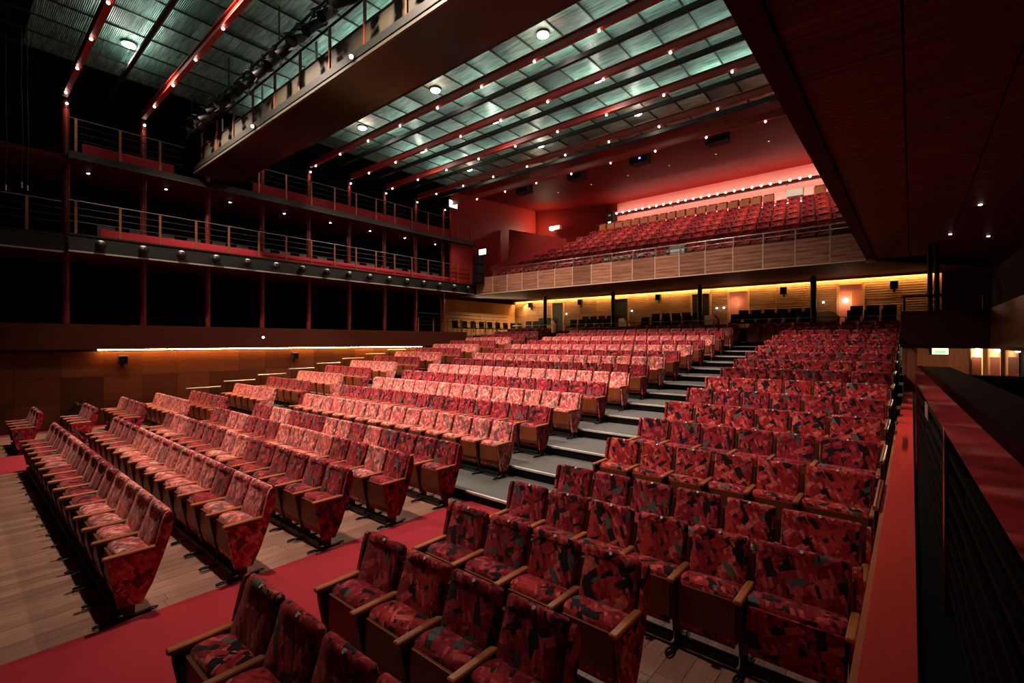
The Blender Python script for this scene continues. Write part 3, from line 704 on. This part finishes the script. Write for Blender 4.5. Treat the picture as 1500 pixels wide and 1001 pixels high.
for i in range(3): bx('cabinet', 'black', -18.1, -17.6, 18.2, 18.6, 5.75+.5*i, 6.22+.5*i, t, .02)
t = thing('door_light_box', (-14.35, 26.6, 9.9), 'dark pier with small green lights beside the pink wall', 'sign')
bx('body', 'black', -14.6, -14.12, 26.5, 26.9, 9.3, 10.7, t); bx('lens', 'exit', -14.45, -14.28, 26.47, 26.5, 9.95, 10.05, t); bx('lens', 'pale', -14.45, -14.28, 26.47, 26.5, 10.4, 10.5, t)
for i in range(7):
    xx = -15.0+2.1*i; yy = 21.8; zz = 10.55+(yy-17.15)*.0704
    t = thing('ceiling_downlight', (xx, yy, zz), f'small recessed lamp in the red balcony ceiling, {ordn(i+1)} from the red side wall', 'lamp', 'balcony ceiling lamps')
    link('lens', shared('bdl', 'lens', 'exitw', lambda: MB().tube((0, 0, -.012), (0, 0, .02), .035, 10)), t, (0, 0, 0), True)
    link('ring', shared('bdr', 'ring', 'black', lambda: MB().tube((0, 0, -.008), (0, 0, .02), .06, 12)), t, (0, 0, 0), True)
    light('SPOT', 'downlight', (xx, yy, zz-.04), 190, (1, .72, .55), t, (math.radians(28), 0, 0), spot_size=math.radians(140), spot_blend=.7, shadow_soft_size=.05)
# lanterns clamped on the balcony rail
def lantern_mb():
    m = MB(); m.tube((0, -.22, 0), (0, .18, .03), .10, 12, .075); m.tube((0, .18, .03), (0, .26, .035), .075, 12, .05); return m
def yoke_mb(): return MB().path([(-.12, 0, 0), (-.13, 0, .14), (-.06, 0, .2), (.06, 0, .2), (.13, 0, .14), (.12, 0, 0)], .012, 6)
def clamp_mb(): return MB().box(-.03, .03, -.03, .03, .2, .3).tube((-.05, 0, .3), (.05, 0, .3), .035, 8)
def barn_mb(s_):
    return MB().add([(-.09, -.22, s_*.1), (.09, -.22, s_*.1), (.1, -.31, s_*.14), (-.1, -.31, s_*.14), (-.09, -.22, s_*.108), (.09, -.22, s_*.108), (.1, -.31, s_*.148), (-.1, -.31, s_*.148)],
                    [(0, 1, 2, 3), (7, 6, 5, 4), (0, 4, 5, 1), (1, 5, 6, 2), (2, 6, 7, 3), (3, 7, 4, 0)])
def lantern(name, loc, rx, rz, mat, label, group, sc=1., arm=False):
    t = thing(name, loc, label, 'stage light', group); t.rotation_euler = (0, 0, rz); t.scale = (sc, sc, sc)
    b = link('body', shared(('lb', mat), 'body', mat, lantern_mb), t, (0, 0, 0), True); b.rotation_euler = (rx, 0, 0)
    for s_ in (-1, 1):
        link('barn_door', shared(('bd', s_), 'barn_door', 'black', lambda: barn_mb(s_)), b, (0, 0, 0), True)
    if arm: link('clamp_arm', MB().tube((0, 0, .26), Vector((-math.sin(rz), -math.cos(rz), 0))*.3+Vector((0, 0, .26)), .015, 6).mesh('clamp_arm', M['black']), t, (0, 0, 0), True)
    link('yoke', shared('yk', 'yoke', 'black', yoke_mb), t, (0, 0, 0), True); link('clamp', shared('cp', 'clamp', 'black', clamp_mb), t, (0, 0, 0), True)
for i, x in enumerate((-10.45, -10.1, -9.75, -9.4, -8.9, -8.3, -7.7)):
    lantern('stage_light', (x, BY+.33, 6.24), math.radians(12), math.radians(-25+10*(i % 4)), 'pale', f'pale stage light clamped on the balcony rail, {ordn(7-i)} of the cluster', 'balcony stage lights', .85, True)
t = thing('equipment_box', (-7.2, BY+.3, 6.1), 'pale equipment box standing behind the balcony rail', 'box')
bx('body', 'pale', -7.5, -6.9, BY+.15, BY+.5, 6.05, 6.42, t, .02); bx('lid', 'cream', -7.52, -6.88, BY+.13, BY+.52, 6.42, 6.46, t)
t = thing('equipment_box', (-4.0, 25.2, 9.3), 'pale projector box among the top balcony seats', 'box')
bx('body', 'pale', -4.5, -3.8, 25.3, 25.8, 9.35, 9.72, t, .02); bx('stand', 'black', -4.25, -4.05, 25.5, 25.6, 8.7, 9.36, t)

# ------------------------------------------------------------------ rear of the stalls, under the balcony
fz = bx('floor_rear', 'fascia', OX, 2.4, 22.75, 26, 2.4, 3.0); tag(fz, 'dark rear floor carrying the black chairs', 'floor', kind='structure')
fz2 = bx('floor_rear_step', 'fascia', OX, 2.4, 24.3, 26, 3.0, 3.25); tag(fz2, 'upper step of the rear floor', 'floor', kind='structure')
fz3 = bx('floor_rear_left', 'fascia', OX, WX, 18.6, 22.75, 2.2, 2.95); tag(fz3, 'dark corner floor beside the pale tiled wall', 'floor', kind='structure')
rwll = bx('wall_back', 'blackm', OX, 1.0, 26.04, 26.3, 2.4, 5.55); tag(rwll, 'striped wood rear wall lit from above under the balcony', 'wall', kind='structure')
doors = [(-18.4, -17.45, 'd'), (-13.8, -12.85, 'd'), (-9.15, -8.15, 'd'), (-7.25, -6.3, 'l'), (-2.55, -1.62, 'l')]
edges = [OX]+[e for d in doors for e in d[:2]]+[.95]
for a, b in zip(edges[0::2], edges[1::2]):
    n = max(1, round((b-a)/1.15))
    for i in range(n):
        for z0, z1 in ((3.25, 4.4), (4.4, 5.5)):
            bx('panel', 'rear', a+(b-a)*i/n+.004, a+(b-a)*(i+1)/n-.004, 26.0-random.uniform(0, .006), 26.04, z0+.003, z1-.003, rwll)
for i, (a, b, kd) in enumerate(doors):
    t = thing(f'door_{i+1}', ((a+b)/2, 26, 3.25), ('dark doorway' if kd == 'd' else 'lit pink doorway')+f' in the striped rear wall, {ordn(i+1)} from the pale tiled wall', 'door', kind='structure')
    for xx in (a, b): bx('frame', 'tile', xx-.05, xx+.05, 25.95, 26.06, 3.25, 5.22, t)
    bx('frame', 'tile', a-.05, b+.05, 25.95, 26.06, 5.15, 5.25, t)
    bx('header', 'rear', a, b, 25.99, 26.04, 5.25, 5.5, t)
    if kd == 'd': bx('door_leaf', 'door', a+.05, b-.05, 26.0, 26.04, 3.25, 5.15, t)  # black panel stands in for the darkness of the open doorway
    else:
        bx('corridor_wall', 'doorlit', a+.05, b-.05, 26.02, 26.04, 3.25, 5.15, t); bx('inner_frame', 'tile', a+.45, a+.52, 26.0, 26.02, 3.25, 4.9, t)
        bx('corridor_door', 'face', a+.52, b-.05, 26.005, 26.02, 3.25, 4.85, t)
        if i == 4:
            link('lamp', MB().ball((0, 0, 0), .10).mesh('lamp', M['bulb']), t, (a+.28, 25.97, 4.45))
            light('POINT', 'door_light', (a+.3, 25.7, 4.4), 14, (1, .6, .35), t, shadow_soft_size=.1)
        else: light('POINT', 'door_light', (a+.4, 25.6, 4.6), 10, (1, .65, .45), t, shadow_soft_size=.1)
pm = bx('trim_3', 'rear', OX, .95, 25.78, 25.82, 5.37, 5.52); tag(pm, 'wood pelmet board hiding the rear wall cove strips', 'trim', kind='structure')  # board added to block cove light from the balcony soffit
for i in range(5):
    a = OX+.1+4.5*i; b = min(a+4.35, 1.0)
    cv = bx('cove_light', 'cover', a, b, 25.86, 25.93, 5.45, 5.475); tag(cv, f'warm glowing cove strip above the rear wall, {ordn(i+1)} from the pale tiled wall', 'cove light', 'rear wall cove strips')
for i, (x, z) in enumerate(((-20.1, 5.1), (-16.1, 5.1), (-10.95, 5.1), (-4.7, 5.05), (-.56, 5.0))):
    wall_speaker(x, 25.95, z, f'black speaker high on the striped rear wall, {ordn(i+1)} from the pale tiled wall', 'y')
for i, (x, z) in enumerate(((-17.2, 4.4), (-12.6, 4.4), (-7.8, 4.35), (-7.45, 4.35), (-3.1, 4.4))):
    t = thing('switch_lamp', (x, 25.97, z), f'tiny round glowing wall lamp on the rear wall, {ordn(i+1)} from the pale tiled wall', 'lamp', 'rear wall lamps')
    link('lens', shared('sw', 'lens', 'bulb', lambda: MB().ball((0, 0, 0), .045, 8, 6)), t, (0, -.03, 0), True); link('base', shared('swb', 'base', 'black', lambda: MB().tube((0, 0, 0), (0, .03, 0), .06, 10)), t, (0, 0, 0), True)
tw = bx('wall_rear_left', 'blackm', OX-.2, OX, 18.9, 26, 2.4, 5.6); tag(tw, 'pale tiled wood wall in the rear corner', 'wall', kind='structure')
for j in range(6):
    for z0, z1 in ((2.95, 3.7), (3.7, 4.45), (4.45, 5.2)):
        bx('panel', 'tile', OX, OX+.03, 19+1.16*j+.004, 19+1.16*(j+1)-.004, z0+.004, z1-.004, tw)
light('AREA', 'tile_wall_light', (OX+.9, 23.5, 5.1), 170, (1, .66, .33), None, (0, math.radians(-35), 0), size=.3, size_y=5, shape='RECTANGLE')
for i, x in enumerate((-16.8, -12.28, -7.7, -3.1)):
    t = thing('black_post', (x, 23.03, 3.0), f'black steel post behind the last red row, {ordn(i+1)} from the pale tiled wall', 'post', 'black posts under the balcony')
    tb('shaft', 'black', (x, 23.03, 3.0), (x, 23.03, 5.3), .11, t, 12); bx('base', 'black', x-.16, x+.16, 22.90, 23.16, 3.0, 3.03, t)
    t = thing('wing_wall', (x+.6, 23.2, 3.0), f'honey-coloured wood wing panel beside the {ordn(i+1)} black post', 'panel', 'wood wing panels')
    link('board', MB().prism([(22.85-23.2, 0), (23.9-23.2, 0), (23.9-23.2, .85), (23.2-23.2, .85), (22.85-23.2, .62)], -.06, .06).mesh('board', M['tile']), t, (0, 0, 0), True).rotation_euler = (0, 0, math.radians(50))
    bx('plinth', 'std_wood', x+.45, x+.75, 23.0, 23.4, 3.0, 3.05, t)
t = thing('rear_railing', (CX, 22.85, 3.0), 'thin dark rail in front of the black rear chairs', 'railing')
tb('rail', 'pale', (WX, 22.85, 3.58), (-.2, 22.85, 3.58), .016, t, 6); bx('kick_panel', 'std_wood', WX, -.2, 22.8, 22.86, 2.6, 3.12, t)
for i in range(19): tb('post', 'black', (-19+i, 22.85, 3.0), (-19+i, 22.85, 3.58), .016, t, 6)
for r in range(2):
    c = 0
    for i in range(34):
        x = -18.6+.56*i
        if x > -.6: break
        if any(abs(x-p) < .72 for p in (-16.4, -11.88, -7.3, -2.7)): continue
        c += 1
        chair('black_chair', x, 23.5+1.35*r, 3.0+.25*r, 0, 'chairblack', 'chairblack', f'black chair under the balcony, {ordn(c)} in the {"front" if r == 0 else "back"} row from the pale wall', 'black rear chairs')
for i in range(9):
    chair('black_chair', -20.2, 19.1+.75*i, 2.95, math.radians(90), 'grey' if i in (1, 2) else 'chairblack', 'chairblack',
          ('grey' if i in (1, 2) else 'black')+f' chair facing out from the pale tiled wall, {ordn(i+1)} from the gallery', 'corner chairs')
railing('corner_railing', WX, 15.2, 22.4, 3.12, 15.4, 'low railing along the rear corner beside the far seat block', 'corner railing', .7)

# ------------------------------------------------------------------ roof grid
ce = bx('ceiling', 'blackm', OX, 2.5, -2, 17.4, 10.66, 10.8); tag(ce, 'grid ceiling of greenish corrugated metal panels', 'ceiling', kind='structure')
YB = [4.04-1.853+1.853*i for i in range(9)]      # red beams
for j in range(17):
    y0 = YB[0]-.92+.9265*j
    if y0 < -.5 or y0+.9 > 17.2: continue
    for i in range(18):
        x0 = -18.0+.9265*i
        bx('panel', 'panel', x0+.012, x0+.9145, y0+.002, y0+.9245, 10.50, 10.53, ce)
for i in range(19):
    x0 = -18.0+.9265*i
    bx('joist', 'black', x0-.016, x0+.016, .2, 17.1, 10.47, 10.50, ce)
for j, y in enumerate(YB):
    if j == 2: continue
    t = thing('ceiling_beam', (-10, y, 9.75), f'red steel roof beam with small bulbs, {ordn(9-j)} from the red balcony ceiling', 'beam', 'red roof beams')
    link('girder', shared('gird', 'girder', 'beamred', lambda: MB().box(-8.9, 9.0, -.06, .06, 0, .02).box(-8.9, 9.0, -.015, .015, .02, .20).box(-8.9, 9.0, -.06, .06, .20, .22)), t, (0, 0, 0), True)
    off = .9 if j % 2 == 0 else 0
    for i in range(9):
        x = -18.43+1.853*i+(.93 if j % 2 else 0)*1.0
        link('bulb', shared('bulb', 'bulb', 'bulb', lambda: MB().ball((0, 0, 0), .034, 8, 6)), t, (x, y-.03, 9.70))
for j in range(9):
    y = YB[0]+.9265+1.853*j
    if y > 17.1 or j in (1, ): continue
    t = thing('lighting_beam', (-10, y, 9.90), f'black roof beam between red beams, {ordn(9-j)} from the red balcony ceiling', 'beam', 'black roof beams')
    link('girder', shared('girdb', 'girder', 'black', lambda: MB().box(-8.9, 9.0, -.05, .05, 0, .02).box(-8.9, 9.0, -.02, .02, .02, .14)), t, (0, 0, 0), True)
    for x in (-15, -11, -7, -3.2):
        if y > 16: continue
        light('AREA', 'uplight', (x, y, 10.075), UP_W, (.85, 1., .92), t, (math.radians(180), 0, 0), shape='RECTANGLE', size=3.6, size_y=.16)  # added lights, hidden by the beams, to brighten the ceiling panels
for i, (x, y) in enumerate([(x, y) for y in (9.78, 12.5, 15.24) for x in (-7.2, -11.35, -15.4)]+[(-15.8, 3.07), (-11.35, 3.07), (-7.2, 3.07)]):
    lab = f'bright round ceiling lamp in the metal grid, {ordn(i+1)} counting from the lighting bridge' if i < 9 else f'bright ceiling lamp over the front rows, {ordn(i-8)} from the galleries'
    t = thing('ceiling_lamp', (x, y, 10.49), lab, 'lamp', 'house lamps')
    link('housing', shared('lh', 'housing', 'darkmetal', lambda: MB().tube((0, 0, -.05), (0, 0, .008), .17, 16)), t, (0, 0, 0), True)
    link('lens', shared('ll', 'lens', 'lamp', lambda: MB().ball((0, 0, -.06), .15, 14, 8, .35)), t, (0, 0, 0), True)
    light('SPOT', 'house_light', (x, y, 10.33), LAMP_W if i < 9 else FRONT_W, (1, .76, .61), t, (0 if i < 9 else math.radians(25), 0, 0), spot_size=math.radians(120 if i < 9 else 98), spot_blend=.6 if i < 9 else .85, shadow_soft_size=.15)
    light('POINT', 'lamp_spill', (x, y, 10.2), 14, (1, .92, .80), t, shadow_soft_size=.12)

# ------------------------------------------------------------------ lighting bridge
t = thing('lighting_bridge', (-10, 5.95, 8.2), 'dark wood-bottomed lighting bridge spanning the hall below the roof', 'bridge')
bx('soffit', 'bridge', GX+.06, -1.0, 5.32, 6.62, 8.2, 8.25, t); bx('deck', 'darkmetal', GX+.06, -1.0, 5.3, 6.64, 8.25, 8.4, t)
bx('edge_strip', 'tan', GX+.06, -1.0, 5.27, 5.32, 8.2, 8.26, t); bx('edge_strip', 'darkmetal', GX+.06, -1.0, 5.27, 5.30, 8.3, 8.46, t)
for i in range(13): bx('post', 'copper', GX+.6+1.35*i-.025, GX+.6+1.35*i+.025, 5.33, 5.38, 8.4, 9.45, t)
tb('rail', 'darkmetal', (GX, 5.35, 9.45), (-1, 5.35, 9.45), .025, t); tb('rail', 'darkmetal', (GX, 5.35, 8.95), (-1, 5.35, 8.95), .02, t)
for i in range(12): bx('mesh_panel', 'tan', GX+.6+1.35*i+.04, GX+.6+1.35*(i+1)-.04, 5.36, 5.37, 8.47, 8.93, t)
tb('pipe', 'beamred', (GX, 6.3, 9.95), (-1, 6.3, 9.95), .08, t, 10)
for i in range(6): tb('hanger', 'darkmetal', (-17.0+3*i, 6.3, 8.4), (-17.0+3*i, 6.3, 9.9), .025, t, 6); 
t2 = thing('lighting_pipe', (-10, 5.0, 9.62), 'black pipe carrying the stage lights beside the lighting bridge', 'pipe')
tb('pipe', 'black', (GX, 5.0, 9.62), (-1, 5.0, 9.62), .03, t2)
for i in range(6): tb('hanger', 'black', (-17.55+3.1*i, 5.0, 9.62), (-17.55+3.1*i, 5.0, 10.47), .02, t2, 6)
for i in range(5): tb('strut', 'chrome', (-16.2+2.9*i, 5.42, 8.4), (-16.2+2.9*i, 5.42, 9.45), .03, t, 6)
for i in range(24):
    x = -17.2+.62*i+random.uniform(-.05, .05)
    lantern('stage_light', (x, 5.0, 9.28), math.radians(random.uniform(20, 50)), math.radians(random.uniform(-40, 40)), 'black', f'black stage light hung along the lighting bridge, {ordn(i+1)} from the gallery', 'bridge stage lights', 1.15)
for i, x in enumerate((-8.6, -13.4)):
    tt = thing('bridge_lamp', (x, 5.225, 8.32), 'small warm lamp on the bridge edge '+('above the middle rows' if i == 0 else 'nearer the gallery'), 'lamp')
    link('lens', MB().ball((0, 0, 0), .04).mesh('lens', M['bulb']), tt, (0, -.02, 0), True); link('collar', MB().tube((0, 0, 0), (0, .04, 0), .07, 10).mesh('collar', M['black']), tt, (0, 0, 0), True)
# fly ropes at the stage end
for i in range(9):
    x = -19.0+random.uniform(0, 2.4); y = .2+random.uniform(0, 1.6)
    t = thing('fly_rope', (x, y, 6.6), 'thin dark rope hanging at the stage end of the galleries', 'rope', 'fly ropes at the stage end')
    link('strand', MB().path([(0, 0, 0), (.03, .02, 1.2), (-.02, 0, 2.4), (0, 0, 4.06)], .012, 6).mesh('strand', M['darkmetal']), t, (0, 0, 0), True)
    link('weight', shared('fw', 'weight', 'chrome', lambda: MB().tube((0, 0, -.12), (0, 0, .02), .025, 8)), t, (0, 0, 0), True)
